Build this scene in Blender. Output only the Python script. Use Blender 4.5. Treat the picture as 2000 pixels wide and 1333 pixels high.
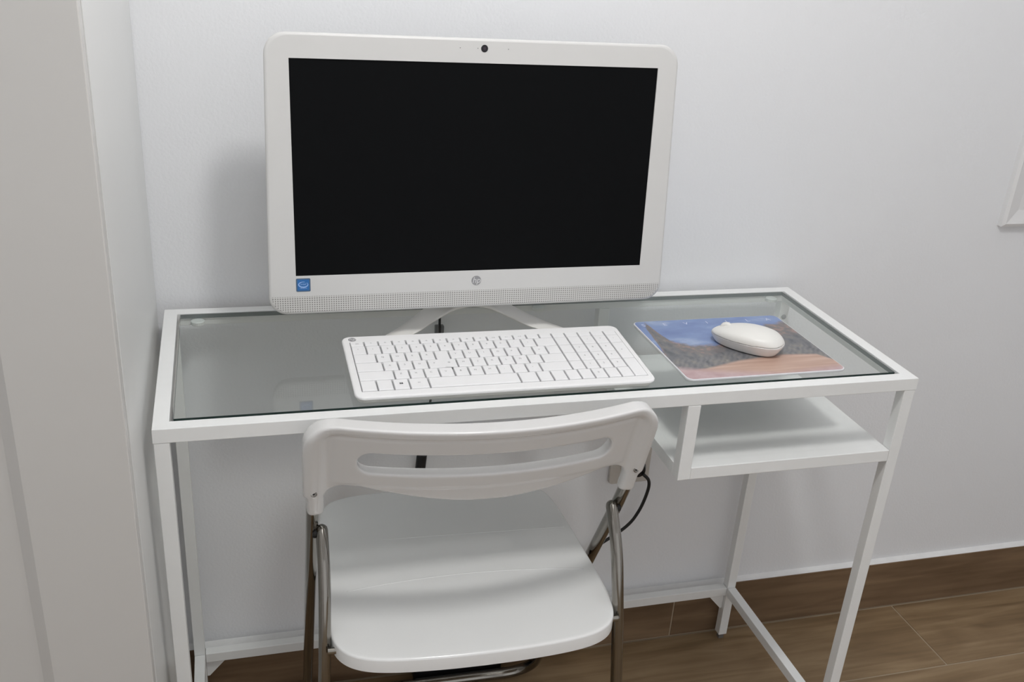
import bpy, bmesh, math
import numpy as np
from mathutils import Matrix, Vector

# ---------------------------------------------------------------- clear
for o in list(bpy.data.objects):
    bpy.data.objects.remove(o)
SC = bpy.context.scene
COL = SC.collection

# ---------------------------------------------------------------- camera
cam_d = bpy.data.cameras.new('camera')
cam = bpy.data.objects.new('camera', cam_d)
COL.objects.link(cam)
RM = [[0.9604987267783079, 0.27288761636190595, 0.05453938662624007],
      [-0.2699737076624794, 0.8662055307068763, 0.4204785080640778],
      [0.06750105946000688, -0.41859327205431274, 0.9056617909366833]]
right, fwd, up = [Vector((RM[0][i], RM[1][i], RM[2][i])) for i in range(3)]
m = Matrix.Identity(4)
for r in range(3):
    m[r][0] = right[r]; m[r][1] = up[r]; m[r][2] = -fwd[r]
m[0][3], m[1][3], m[2][3] = 0.0957017, -1.0391223, 1.2930459
cam.matrix_world = m
cam_d.sensor_fit = 'HORIZONTAL'
cam_d.sensor_width = 36.0
cam_d.lens = 1946.75 / 2000.0 * 36.0
cam_d.shift_x = -17.18 / 2000.0
cam_d.shift_y = 52.11 / 2000.0
cam_d.clip_start = 0.02
SC.camera = cam

# ---------------------------------------------------------------- world, exposure
W = bpy.data.worlds.new('world')
SC.world = W
W.use_nodes = True
bg = W.node_tree.nodes['Background']
bg.inputs[0].default_value = (0.98, 0.985, 1.0, 1)
bg.inputs[1].default_value = 0.79
SC.view_settings.view_transform = 'Standard'
SC.view_settings.look = 'None'
SC.view_settings.gamma = 1.0
SC.view_settings.use_curve_mapping = False
SC.view_settings.exposure = 0.03
LAMP_STRENGTH = 90.0
LAMP_POS = (0.48, -0.42, 1.96)
LAMP_R = 0.08
FILL_STRENGTH = 3.6

# ---------------------------------------------------------------- materials
def srgb(r, g, b):
    f = lambda c: c / 12.92 if c <= 0.04045 else ((c + 0.055) / 1.055) ** 2.4
    return (f(r / 255), f(g / 255), f(b / 255), 1.0)

def new_mat(name):
    mt = bpy.data.materials.new(name)
    mt.use_nodes = True
    nt = mt.node_tree
    return mt, nt, nt.nodes['Principled BSDF']

def plain(name, col, rough=0.5, metal=0.0, spec=0.5, vary=0.03, scale=40.0, bump=0.0, bscale=400.0, coat=0.0):
    mt, nt, b = new_mat(name)
    tc = nt.nodes.new('ShaderNodeTexCoord')
    nz = nt.nodes.new('ShaderNodeTexNoise')
    nz.inputs['Scale'].default_value = scale
    nz.inputs['Detail'].default_value = 3
    nt.links.new(tc.outputs['Object'], nz.inputs['Vector'])
    rp = nt.nodes.new('ShaderNodeValToRGB')
    rp.color_ramp.elements[0].position = 0.3
    rp.color_ramp.elements[1].position = 0.7
    rp.color_ramp.elements[0].color = tuple(c * (1 - vary) for c in col[:3]) + (1,)
    rp.color_ramp.elements[1].color = tuple(min(1, c * (1 + vary)) for c in col[:3]) + (1,)
    nt.links.new(nz.outputs['Fac'], rp.inputs['Fac'])
    nt.links.new(rp.outputs['Color'], b.inputs['Base Color'])
    b.inputs['Roughness'].default_value = rough
    b.inputs['Metallic'].default_value = metal
    b.inputs['Specular IOR Level'].default_value = spec
    b.inputs['Coat Weight'].default_value = coat
    b.inputs['Coat Roughness'].default_value = 0.08
    if bump:
        n2 = nt.nodes.new('ShaderNodeTexNoise')
        n2.inputs['Scale'].default_value = bscale
        n2.inputs['Detail'].default_value = 4
        nt.links.new(tc.outputs['Object'], n2.inputs['Vector'])
        bp = nt.nodes.new('ShaderNodeBump')
        bp.inputs['Strength'].default_value = bump
        bp.inputs['Distance'].default_value = 0.002
        nt.links.new(n2.outputs['Fac'], bp.inputs['Height'])
        nt.links.new(bp.outputs['Normal'], b.inputs['Normal'])
    return mt

M = {}
M['wall'] = plain('wall_paint', (0.80, 0.81, 0.83), 0.85, spec=0.2, vary=0.008, scale=3, bump=0.22, bscale=230)
M['ceiling'] = plain('ceiling_paint', (0.82, 0.82, 0.82), 0.9, spec=0.2, vary=0.01)
M['caulk'] = plain('white_caulk', (0.80, 0.80, 0.80), 0.6)
M['steel'] = plain('white_powder_coat', (0.83, 0.838, 0.832), 0.42, vary=0.01)
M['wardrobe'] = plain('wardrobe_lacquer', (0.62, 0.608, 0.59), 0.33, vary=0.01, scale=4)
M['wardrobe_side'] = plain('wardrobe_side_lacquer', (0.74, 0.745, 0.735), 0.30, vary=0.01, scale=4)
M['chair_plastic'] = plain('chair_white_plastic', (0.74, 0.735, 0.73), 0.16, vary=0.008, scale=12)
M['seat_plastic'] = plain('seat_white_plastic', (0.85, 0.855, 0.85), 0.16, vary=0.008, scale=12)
M['foot'] = plain('grey_foot_plastic', (0.16, 0.15, 0.14), 0.6)
M['chrome'] = plain('chrome_tube', (0.29, 0.275, 0.25), 0.13, metal=1.0, vary=0.02)
M['black'] = plain('black_rubber', (0.012, 0.012, 0.012), 0.55)
M['black_gloss'] = plain('black_plastic', (0.01, 0.01, 0.011), 0.35)
M['mon_white'] = plain('monitor_white_plastic', (0.64, 0.637, 0.63), 0.4, vary=0.008, scale=20)
M['screen'] = plain('screen_black', (0.0035, 0.0038, 0.0044), 0.40, spec=0.07, vary=0.02)
M['stand'] = plain('stand_white', (0.80, 0.79, 0.76), 0.35, vary=0.01)
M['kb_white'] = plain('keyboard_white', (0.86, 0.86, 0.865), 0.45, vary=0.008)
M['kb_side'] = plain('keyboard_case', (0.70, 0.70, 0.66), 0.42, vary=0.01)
M['key'] = plain('key_white', (0.87, 0.87, 0.88), 0.5, vary=0.006)
M['well'] = plain('key_well_grey', (0.48, 0.48, 0.49), 0.6)
M['legend'] = plain('legend_grey', (0.42, 0.42, 0.43), 0.6)
M['legend_dark'] = plain('legend_dark_grey', (0.07, 0.07, 0.08), 0.6)
M['logo_grey'] = plain('logo_grey', (0.30, 0.30, 0.31), 0.35)
M['logo_light'] = plain('logo_light', (0.66, 0.66, 0.67), 0.35)
M['lens'] = plain('lens_black', (0.006, 0.005, 0.008), 0.08)
M['lens_glass'] = plain('lens_glass', (0.03, 0.02, 0.03), 0.05)
M['mouse_top'] = plain('mouse_white_top', (0.80, 0.79, 0.76), 0.38, vary=0.008)
M['mouse_base'] = plain('mouse_white_base', (0.77, 0.755, 0.74), 0.22, vary=0.008)
M['seam'] = plain('seam_grey', (0.2, 0.2, 0.2), 0.6)
M['sticker'] = plain('sticker_blue', srgb(32, 104, 172), 0.3, vary=0.05, scale=150)
M['sticker_edge'] = plain('sticker_edge', srgb(74, 100, 128), 0.3)
M['sticker_print'] = plain('sticker_print', srgb(150, 185, 235), 0.4)
M['outlet'] = plain('outlet_plastic', (0.58, 0.55, 0.51), 0.4)
M['panel'] = plain('panel_white', (0.76, 0.76, 0.765), 0.5, vary=0.01)
M['grout'] = plain('grout', srgb(168, 152, 130), 0.8)
M['bumper'] = plain('bumper_white', (0.78, 0.80, 0.79), 0.5)
M['pad_edge'] = plain('mouse_pad_edge', (0.75, 0.75, 0.78), 0.4)
M['pad_letter'] = plain('pad_letter_print', (0.62, 0.66, 0.80), 0.5)

def wood(name, dark, mid, light):
    mt, nt, b = new_mat(name)
    L = nt.links.new
    tc = nt.nodes.new('ShaderNodeTexCoord')
    oi = nt.nodes.new('ShaderNodeObjectInfo')
    mul = nt.nodes.new('ShaderNodeVectorMath'); mul.operation = 'SCALE'
    cmb = nt.nodes.new('ShaderNodeCombineXYZ')
    for i in range(3):
        L(oi.outputs['Random'], cmb.inputs[i])
    L(cmb.outputs[0], mul.inputs[0]); mul.inputs['Scale'].default_value = 17.0
    add = nt.nodes.new('ShaderNodeVectorMath'); add.operation = 'ADD'
    L(tc.outputs['Object'], add.inputs[0]); L(mul.outputs[0], add.inputs[1])
    mp = nt.nodes.new('ShaderNodeMapping')
    mp.inputs['Scale'].default_value = (2.2, 26, 26)
    L(add.outputs[0], mp.inputs['Vector'])
    n1 = nt.nodes.new('ShaderNodeTexNoise')
    n1.inputs['Scale'].default_value = 1.6; n1.inputs['Detail'].default_value = 7
    n1.inputs['Distortion'].default_value = 0.8
    L(mp.outputs[0], n1.inputs['Vector'])
    mp2 = nt.nodes.new('ShaderNodeMapping')
    mp2.inputs['Scale'].default_value = (1.4, 5, 5)
    L(add.outputs[0], mp2.inputs['Vector'])
    n2 = nt.nodes.new('ShaderNodeTexNoise')
    n2.inputs['Scale'].default_value = 1.5; n2.inputs['Detail'].default_value = 3
    n2.inputs['Distortion'].default_value = 1.5
    L(mp2.outputs[0], n2.inputs['Vector'])
    mx = nt.nodes.new('ShaderNodeMix')
    mx.inputs[0].default_value = 0.45
    L(n1.outputs['Fac'], mx.inputs[2]); L(n2.outputs['Fac'], mx.inputs[3])
    rp = nt.nodes.new('ShaderNodeValToRGB')
    e = rp.color_ramp.elements
    e[0].position = 0.33; e[0].color = dark
    e[1].position = 0.68; e[1].color = light
    k = e.new(0.5); k.color = mid
    L(mx.outputs[0], rp.inputs['Fac'])
    L(rp.outputs['Color'], b.inputs['Base Color'])
    b.inputs['Roughness'].default_value = 0.5
    b.inputs['Specular IOR Level'].default_value = 0.3
    bp = nt.nodes.new('ShaderNodeBump')
    bp.inputs['Strength'].default_value = 0.15; bp.inputs['Distance'].default_value = 0.001
    L(n1.outputs['Fac'], bp.inputs['Height']); L(bp.outputs['Normal'], b.inputs['Normal'])
    return mt
M['wood'] = wood('floor_wood_tile', srgb(110, 89, 65), srgb(136, 113, 85), srgb(160, 137, 107))
M['wood_base'] = wood('baseboard_wood_tile', srgb(98, 78, 58), srgb(118, 96, 74), srgb(138, 115, 90))

def glass_mats():
    out = []
    # glass top sheet: see-through tint plus a mirror layer by Fresnel
    mt = bpy.data.materials.new('table_glass_top'); mt.use_nodes = True
    nt = mt.node_tree; nt.nodes.clear(); L = nt.links.new
    o = nt.nodes.new('ShaderNodeOutputMaterial')
    tr = nt.nodes.new('ShaderNodeBsdfTransparent'); tr.inputs[0].default_value = (0.985, 0.998, 0.990, 1)
    gl = nt.nodes.new('ShaderNodeBsdfGlossy'); gl.inputs['Roughness'].default_value = 0.015
    gl.inputs[0].default_value = (0.95, 1, 0.98, 1)
    fr = nt.nodes.new('ShaderNodeFresnel'); fr.inputs[0].default_value = 1.5
    mu = nt.nodes.new('ShaderNodeMath'); mu.operation = 'MULTIPLY'; mu.inputs[1].default_value = 1.4
    mu.use_clamp = True
    mx = nt.nodes.new('ShaderNodeMixShader')
    L(fr.outputs[0], mu.inputs[0]); L(mu.outputs[0], mx.inputs[0])
    L(tr.outputs[0], mx.inputs[1]); L(gl.outputs[0], mx.inputs[2]); L(mx.outputs[0], o.inputs[0])
    out.append(mt)
    mt = bpy.data.materials.new('table_glass_underside'); mt.use_nodes = True
    nt = mt.node_tree; nt.nodes.clear()
    o = nt.nodes.new('ShaderNodeOutputMaterial')
    tr = nt.nodes.new('ShaderNodeBsdfTransparent'); tr.inputs[0].default_value = (0.985, 0.997, 0.990, 1)
    nt.links.new(tr.outputs[0], o.inputs[0])
    out.append(mt)
    out.append(plain('table_glass_edge', srgb(46, 64, 60), 0.2))
    return out
GL = glass_mats()

def grille_mat():
    mt, nt, b = new_mat('speaker_grille')
    L = nt.links.new
    tc = nt.nodes.new('ShaderNodeTexCoord')
    sp = nt.nodes.new('ShaderNodeSeparateXYZ'); L(tc.outputs['Object'], sp.inputs[0])
    def frac(sock, pitch):
        a = nt.nodes.new('ShaderNodeMath'); a.operation = 'DIVIDE'; a.inputs[1].default_value = pitch; L(sock, a.inputs[0])
        f = nt.nodes.new('ShaderNodeMath'); f.operation = 'FRACT'; L(a.outputs[0], f.inputs[0])
        s = nt.nodes.new('ShaderNodeMath'); s.operation = 'SUBTRACT'; s.inputs[1].default_value = 0.5; L(f.outputs[0], s.inputs[0])
        q = nt.nodes.new('ShaderNodeMath'); q.operation = 'POWER'; q.inputs[1].default_value = 2
        ab = nt.nodes.new('ShaderNodeMath'); ab.operation = 'ABSOLUTE'; L(s.outputs[0], ab.inputs[0]); L(ab.outputs[0], q.inputs[0])
        return q.outputs[0]
    ad = nt.nodes.new('ShaderNodeMath'); ad.operation = 'ADD'
    L(frac(sp.outputs['X'], 0.0031), ad.inputs[0]); L(frac(sp.outputs['Z'], 0.0029), ad.inputs[1])
    rp = nt.nodes.new('ShaderNodeValToRGB')
    rp.color_ramp.elements[0].position = 0.05; rp.color_ramp.elements[0].color = (0.20, 0.195, 0.19, 1)
    rp.color_ramp.elements[1].position = 0.11; rp.color_ramp.elements[1].color = (0.62, 0.615, 0.60, 1)
    L(ad.outputs[0], rp.inputs['Fac']); L(rp.outputs['Color'], b.inputs['Base Color'])
    b.inputs['Roughness'].default_value = 0.5
    return mt
M['grille'] = grille_mat()

def pad_mat():
    """printed photo on the mouse pad: sky, a long brick building, terracotta square"""
    mt, nt, b = new_mat('mouse_pad_print')
    L = nt.links.new
    N = nt.nodes.new
    tc = N('ShaderNodeTexCoord')
    mp = N('ShaderNodeMapping'); mp.inputs['Scale'].default_value = (1 / 0.121, 1 / 0.1, 1)
    L(tc.outputs['Object'], mp.inputs['Vector'])
    sp = N('ShaderNodeSeparateXYZ'); L(mp.outputs[0], sp.inputs[0])
    u01 = N('ShaderNodeMath'); u01.operation = 'MULTIPLY_ADD'; u01.inputs[1].default_value = 0.5; u01.inputs[2].default_value = 0.5
    L(sp.outputs['X'], u01.inputs[0])
    def curve(pts):
        c = N('ShaderNodeFloatCurve')
        cv = c.mapping.curves[0]
        P = [((x + 1) / 2, (y + 1) / 2) for x, y in pts]
        cv.points[0].location = P[0]; cv.points[1].location = P[-1]
        for q in P[1:-1]:
            cv.points.new(*q)
        for q in cv.points:
            q.handle_type = 'VECTOR'
        c.mapping.update()
        L(u01.outputs[0], c.inputs['Value'])
        r = N('ShaderNodeMath'); r.operation = 'MULTIPLY_ADD'; r.inputs[1].default_value = 2; r.inputs[2].default_value = -1
        L(c.outputs[0], r.inputs[0]); return r.outputs[0]
    def noise(sc, det=4, scale=(1, 1, 1)):
        m2 = N('ShaderNodeMapping'); m2.inputs['Scale'].default_value = scale
        L(mp.outputs[0], m2.inputs['Vector'])
        n = N('ShaderNodeTexNoise'); n.inputs['Scale'].default_value = sc; n.inputs['Detail'].default_value = det
        L(m2.outputs[0], n.inputs['Vector']); return n.outputs['Fac']
    def step(a, bb, soft):
        s = N('ShaderNodeMath'); s.operation = 'SUBTRACT'; L(a, s.inputs[0]); L(bb, s.inputs[1])
        r = N('ShaderNodeMapRange'); r.inputs['From Min'].default_value = -soft; r.inputs['From Max'].default_value = soft
        L(s.outputs[0], r.inputs['Value']); return r.outputs[0]
    def ramp(sock, stops):
        r = N('ShaderNodeValToRGB'); e = r.color_ramp.elements
        e[0].position, e[0].color = stops[0]; e[1].position, e[1].color = stops[-1]
        for p, c in stops[1:-1]:
            k = e.new(p); k.color = c
        L(sock, r.inputs['Fac']); return r.outputs['Color']
    def mix(f, a, bb):
        x = N('ShaderNodeMix'); x.data_type = 'RGBA'
        L(f, x.inputs[0]); L(a, x.inputs[6]); L(bb, x.inputs[7]); return x.outputs[2]
    wob = noise(9, 5)
    yy = N('ShaderNodeMath'); yy.operation = 'MULTIPLY_ADD'; yy.inputs[1].default_value = 0.22
    L(wob, yy.inputs[0]); L(sp.outputs['Y'], yy.inputs[2])
    ys = N('ShaderNodeMath'); ys.operation = 'SUBTRACT'; ys.inputs[1].default_value = 0.11; L(yy.outputs[0], ys.inputs[0])
    Y = ys.outputs[0]
    sky = ramp(noise(1.7, 4, (1, 1.6, 1)), [(0.35, srgb(112, 132, 178)), (0.55, srgb(128, 148, 190)), (0.74, srgb(176, 190, 212))])
    bld = ramp(noise(7, 6, (1.2, 0.7, 1)), [(0.3, srgb(84, 87, 94)), (0.5, srgb(112, 113, 117)), (0.62, srgb(126, 123, 120)), (0.75, srgb(150, 146, 142))])
    flo = ramp(noise(3.0, 3, (0.35, 4, 1)), [(0.3, srgb(178, 146, 132)), (0.55, srgb(192, 162, 146)), (0.75, srgb(204, 180, 168))])
    pink = ramp(noise(5, 3), [(0.3, srgb(178, 148, 150)), (0.7, srgb(200, 178, 180))])
    roof = ramp(noise(12, 4), [(0.35, srgb(112, 110, 113)), (0.52, srgb(130, 122, 119)), (0.62, srgb(156, 130, 124)), (0.72, srgb(128, 123, 120))])
    skyline = curve([(-1, -0.15), (-0.96, 0.0), (-0.9, 0.75), (-0.84, 0.93), (-0.8, 0.5), (-0.75, 0.24), (-0.57, 0.06), (-0.3, 0.03), (0.1, 0.1), (0.45, 0.35), (0.7, 0.66), (0.82, 0.66), (1, 0.74)])
    base = curve([(-1, -0.76), (-0.64, -0.70), (-0.19, -0.53), (0.42, -0.41), (0.87, -0.47), (1, -0.7)])
    roofline = curve([(-1, -0.4), (-0.93, 0.1), (-0.86, 0.7), (-0.8, 0.2), (-0.72, -0.1), (-0.5, -0.25), (-0.2, -0.1), (0.6, 0.2), (1, 0.3)])
    c = mix(step(Y, roofline, 0.1), bld, roof)
    c = mix(step(Y, skyline, 0.05), c, sky)
    c = mix(step(base, sp.outputs['Y'], 0.03), c, flo)
    lowleft = curve([(-1, -0.62), (-0.6, -0.8), (0.2, -1), (1, -0.86)])
    c = mix(step(lowleft, sp.outputs['Y'], 0.08), c, pink)
    # pale balustrade strokes before the building
    wv = N('ShaderNodeTexWave'); wv.inputs['Scale'].default_value = 5.0; wv.inputs['Distortion'].default_value = 6.0
    m3 = N('ShaderNodeMapping'); m3.inputs['Rotation'].default_value = (0, 0, 0.5); L(mp.outputs[0], m3.inputs['Vector']); L(m3.outputs[0], wv.inputs['Vector'])
    bal = curve([(-1, -0.4), (-0.2, -0.25), (0.42, -0.12), (1, -0.1)])
    f1 = N('ShaderNodeMath'); f1.operation = 'MULTIPLY'; L(step(bal, sp.outputs['Y'], 0.05), f1.inputs[0]); L(step(sp.outputs['Y'], base, 0.06), f1.inputs[1])
    f2 = N('ShaderNodeMath'); f2.operation = 'MULTIPLY'; L(f1.outputs[0], f2.inputs[0]); L(wv.outputs['Fac'], f2.inputs[1])
    f3 = N('ShaderNodeMath'); f3.operation = 'MULTIPLY'; f3.inputs[1].default_value = 0.12; L(f2.outputs[0], f3.inputs[0])
    pale = N('ShaderNodeRGB'); pale.outputs[0].default_value = srgb(196, 190, 184)
    c = mix(f3.outputs[0], c, pale.outputs[0])
    L(c, b.inputs['Base Color'])
    b.inputs['Roughness'].default_value = 0.38
    return mt
M['pad'] = pad_mat()

def emit(name, col, s):
    mt = bpy.data.materials.new(name); mt.use_nodes = True
    nt = mt.node_tree; nt.nodes.clear()
    o = nt.nodes.new('ShaderNodeOutputMaterial'); e = nt.nodes.new('ShaderNodeEmission')
    e.inputs[0].default_value = col; e.inputs[1].default_value = s
    nt.links.new(e.outputs[0], o.inputs[0]); return mt
M['lamp'] = emit('lamp_diffuser', (1.0, 0.985, 0.965, 1), LAMP_STRENGTH)

# ---------------------------------------------------------------- helpers
def link(name, me, mat=None, parent=None, smooth=False, loc=None, rot=None):
    o = bpy.data.objects.new(name, me)
    COL.objects.link(o)
    if mat is not None and len(me.materials) == 0:
        me.materials.append(mat)
    if smooth:
        me.polygons.foreach_set('use_smooth', [True] * len(me.polygons))
    if parent is not None:
        o.parent = parent
    if loc is not None:
        o.location = loc
    if rot is not None:
        o.rotation_euler = rot
    return o

def tag(o, label=None, cat=None, group=None, kind=None):
    if label: o['label'] = label
    if cat: o['category'] = cat
    if group: o['group'] = group
    if kind: o['kind'] = kind
    return o

def empty(name, loc, rz=0.0, label=None, cat=None):
    o = bpy.data.objects.new(name, None)
    o.empty_display_size = 0.05
    COL.objects.link(o)
    o.location = loc; o.rotation_euler = (0, 0, rz)
    return tag(o, label, cat)

def finish(bm, name):
    bmesh.ops.recalc_face_normals(bm, faces=bm.faces)
    me = bpy.data.meshes.new(name)
    bm.to_mesh(me); bm.free()
    return me

def box_me(name, lo, hi, bev=0.0, seg=2):
    bm = bmesh.new()
    bmesh.ops.create_cube(bm, size=1)
    for v in bm.verts:
        v.co = Vector([lo[i] + (v.co[i] + 0.5) * (hi[i] - lo[i]) for i in range(3)])
    if bev:
        bmesh.ops.bevel(bm, geom=list(bm.edges), offset=bev, segments=seg, profile=0.5, affect='EDGES')
    return finish(bm, name)

def box(name, lo, hi, mat, parent=None, bev=0.0, seg=2, loc=None, smooth=False):
    o = link(name, box_me(name, lo, hi, bev, seg), mat, parent, loc=loc)
    return o

def rr_outline(w, d, r, n=8):
    """rounded rectangle outline centred at 0"""
    pts = []
    for cx, cy, a0 in ((w / 2 - r, d / 2 - r, 0), (-w / 2 + r, d / 2 - r, 90), (-w / 2 + r, -d / 2 + r, 180), (w / 2 - r, -d / 2 + r, 270)):
        for i in range(n + 1):
            a = math.radians(a0 + 90 * i / n)
            pts.append((cx + r * math.cos(a), cy + r * math.sin(a)))
    return pts

def plate_me(name, outline, z0, z1, bev=0.0, seg=3):
    """outline extruded z0..z1, top and bottom rims rounded"""
    n = len(outline)
    P = np.array(outline)
    nx = np.roll(P, -1, 0) - np.roll(P, 1, 0)
    nx /= np.linalg.norm(nx, axis=1)[:, None] + 1e-12
    nrm = np.stack([nx[:, 1], -nx[:, 0]], 1)
    rings = []
    if bev:
        for i in range(seg + 1):
            a = math.pi / 2 * i / seg
            rings.append((z0 + bev * (1 - math.sin(a)), bev * (1 - math.cos(a))))
        rings = [(z0 + bev * (1 - math.cos(math.pi / 2 * i / seg)), bev * (1 - math.sin(math.pi / 2 * i / seg))) for i in range(seg + 1)]
        rings += [(z1 - bev * (1 - math.sin(math.pi / 2 * i / seg)), bev * (1 - math.cos(math.pi / 2 * i / seg))) for i in range(seg + 1)]
    else:
        rings = [(z0, 0), (z1, 0)]
    bm = bmesh.new()
    R = []
    for z, ins in rings:
        q = P - nrm * ins
        R.append([bm.verts.new((q[i, 0], q[i, 1], z)) for i in range(n)])
    for a, b in zip(R[:-1], R[1:]):
        for i in range(n):
            bm.faces.new((a[i], a[(i + 1) % n], b[(i + 1) % n], b[i]))
    bm.faces.new(R[-1]); bm.faces.new(list(reversed(R[0])))
    return finish(bm, name)

def lathe_me(name, prof, n=24, axis='Z'):
    bm = bmesh.new()
    R = []
    for r, z in prof:
        R.append([bm.verts.new((r * math.cos(2 * math.pi * i / n), r * math.sin(2 * math.pi * i / n), z)) for i in range(n)])
    for a, b in zip(R[:-1], R[1:]):
        for i in range(n):
            bm.faces.new((a[i], a[(i + 1) % n], b[(i + 1) % n], b[i]))
    bm.faces.new(R[-1]); bm.faces.new(list(reversed(R[0])))
    if axis == 'Y':   # z axis becomes -y
        for v in bm.verts:
            v.co = Vector((v.co.x, -v.co.z, v.co.y))
    if axis == 'X':
        for v in bm.verts:
            v.co = Vector((v.co.z, v.co.x, v.co.y))
    return finish(bm, name)

def fillet(pts, rad, n=8):
    """polyline with rounded corners"""
    pts = [Vector(p) for p in pts]
    out = [pts[0]]
    for i in range(1, len(pts) - 1):
        a, b, c = pts[i - 1], pts[i], pts[i + 1]
        r = rad[i] if isinstance(rad, (list, tuple)) else rad
        d1 = (a - b); d2 = (c - b)
        l = min(r, d1.length * 0.49, d2.length * 0.49)
        p0 = b + d1.normalized() * l; p1 = b + d2.normalized() * l
        for k in range(n + 1):
            t = k / n
            out.append(p0 * (1 - t) ** 2 + b * 2 * t * (1 - t) + p1 * t ** 2)
    out.append(pts[-1])
    return out

def catmull(pts, n=8):
    P = [Vector(p) for p in pts]
    P = [P[0] * 2 - P[1]] + P + [P[-1] * 2 - P[-2]]
    out = []
    for i in range(1, len(P) - 2):
        for k in range(n):
            t = k / n
            out.append(0.5 * ((2 * P[i]) + (P[i + 1] - P[i - 1]) * t + (2 * P[i - 1] - 5 * P[i] + 4 * P[i + 1] - P[i + 2]) * t * t + (3 * P[i] - P[i - 1] - 3 * P[i + 1] + P[i + 2]) * t ** 3))
    out.append(P[-2])
    return out

def sweep_me(name, path, ra, rb=None, n=14, ref=(1, 0, 0), cap=False):
    """tube along path; ra along the transported reference direction, rb across"""
    rb = rb or ra
    path = [Vector(p) for p in path]
    scl = [1.0] * len(path)
    if cap:
        d0 = (path[0] - path[1]).normalized(); d1 = (path[-1] - path[-2]).normalized()
        ext = [(0.5, 0.87), (0.8, 0.6), (0.97, 0.25)]
        path = [path[0] + d0 * ra * a for a, _ in reversed(ext)] + path + [path[-1] + d1 * ra * a for a, _ in ext]
        scl = [b for _, b in reversed(ext)] + scl + [b for _, b in ext]
    bm = bmesh.new(); R = []
    u = Vector(ref)
    for i, p in enumerate(path):
        t = (path[min(i + 1, len(path) - 1)] - path[max(i - 1, 0)]).normalized()
        u = (u - t * u.dot(t))
        if u.length < 1e-6:
            u = t.orthogonal()
        u.normalize()
        v = t.cross(u)
        R.append([bm.verts.new(p + u * ra * scl[i] * math.cos(2 * math.pi * k / n) + v * rb * scl[i] * math.sin(2 * math.pi * k / n)) for k in range(n)])
    for a, b in zip(R[:-1], R[1:]):
        for k in range(n):
            bm.faces.new((a[k], a[(k + 1) % n], b[(k + 1) % n], b[k]))
    bm.faces.new(R[-1]); bm.faces.new(list(reversed(R[0])))
    return finish(bm, name)

def surface_nets(f, lo, hi, h):
    """mesh of f<0 (numpy, dual contouring of an implicit solid)"""
    lo = np.array(lo, float); hi = np.array(hi, float)
    n = np.ceil((hi - lo) / h).astype(int) + 1
    ax = [lo[i] + h * np.arange(n[i]) for i in range(3)]
    X, Y, Z = np.meshgrid(*ax, indexing='ij')
    V = f(X, Y, Z)
    S = V < 0
    c = [(a, b, d) for a in (0, 1) for b in (0, 1) for d in (0, 1)]
    def sl(A, o):
        return A[o[0]:n[0] - 1 + o[0], o[1]:n[1] - 1 + o[1], o[2]:n[2] - 1 + o[2]]
    cnt = sum(sl(S, o).astype(int) for o in c)
    act = (cnt > 0) & (cnt < 8)
    idx = -np.ones(act.shape, int)
    idx[act] = np.arange(act.sum())
    I = np.argwhere(act)
    acc = np.zeros((len(I), 3)); num = np.zeros(len(I))
    for i in range(8):
        for j in range(i + 1, 8):
            a, b = c[i], c[j]
            if sum(abs(a[k] - b[k]) for k in range(3)) != 1:
                continue
            va = sl(V, a)[act]; vb = sl(V, b)[act]
            cr = (va < 0) != (vb < 0)
            t = np.where(cr, va / np.where(cr, va - vb, 1), 0)
            pos = np.array(a)[None] + t[:, None] * (np.array(b) - np.array(a))[None]
            acc += pos * cr[:, None]; num += cr
    verts = lo + h * (I + acc / num[:, None])
    faces = []
    for k in range(3):
        o = [0, 0, 0]; o[k] = 1
        A = S[:n[0] - o[0], :n[1] - o[1], :n[2] - o[2]]
        B = S[o[0]:, o[1]:, o[2]:]
        E = np.argwhere(A != B)
        k1, k2 = (k + 1) % 3, (k + 2) % 3
        ok = (E[:, k1] > 0) & (E[:, k2] > 0) & (E[:, k1] < n[k1] - 1) & (E[:, k2] < n[k2] - 1)
        E = E[ok]
        ins = A[E[:, 0], E[:, 1], E[:, 2]]
        def cell(d1, d2):
            Q = E.copy(); Q[:, k1] -= d1; Q[:, k2] -= d2
            return idx[Q[:, 0], Q[:, 1], Q[:, 2]]
        q = np.stack([cell(1, 1), cell(0, 1), cell(0, 0), cell(1, 0)], 1)
        q[~ins] = q[~ins][:, ::-1]
        faces.append(q)
    F = np.concatenate(faces)
    F = F[(F >= 0).all(1)]
    return verts, F

def np_mesh(name, V, F):
    me = bpy.data.meshes.new(name)
    me.from_pydata([tuple(v) for v in V], [], [tuple(int(i) for i in f) for f in F])
    me.update()
    return me

def smax(a, b, k):
    h = np.clip(0.5 + 0.5 * (a - b) / k, 0, 1)
    return b * (1 - h) + a * h + k * h * (1 - h)
def smin(a, b, k):
    return -smax(-a, -b, k)

TXT = {}
def text_me(s, size, depth=0.0002, shear=0.0):
    key = (s, size, depth, shear)
    if key not in TXT:
        c = bpy.data.curves.new('lettering', 'FONT')
        c.body = s; c.size = size; c.extrude = depth; c.align_x = 'CENTER'; c.align_y = 'CENTER'; c.shear = shear
        c.resolution_u = 3
        o = bpy.data.objects.new('lettering', c); COL.objects.link(o)
        dg = bpy.context.evaluated_depsgraph_get(); dg.update()
        TXT[key] = bpy.data.meshes.new_from_object(o.evaluated_get(dg))
        bpy.data.objects.remove(o); bpy.data.curves.remove(c)
    return TXT[key]

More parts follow.
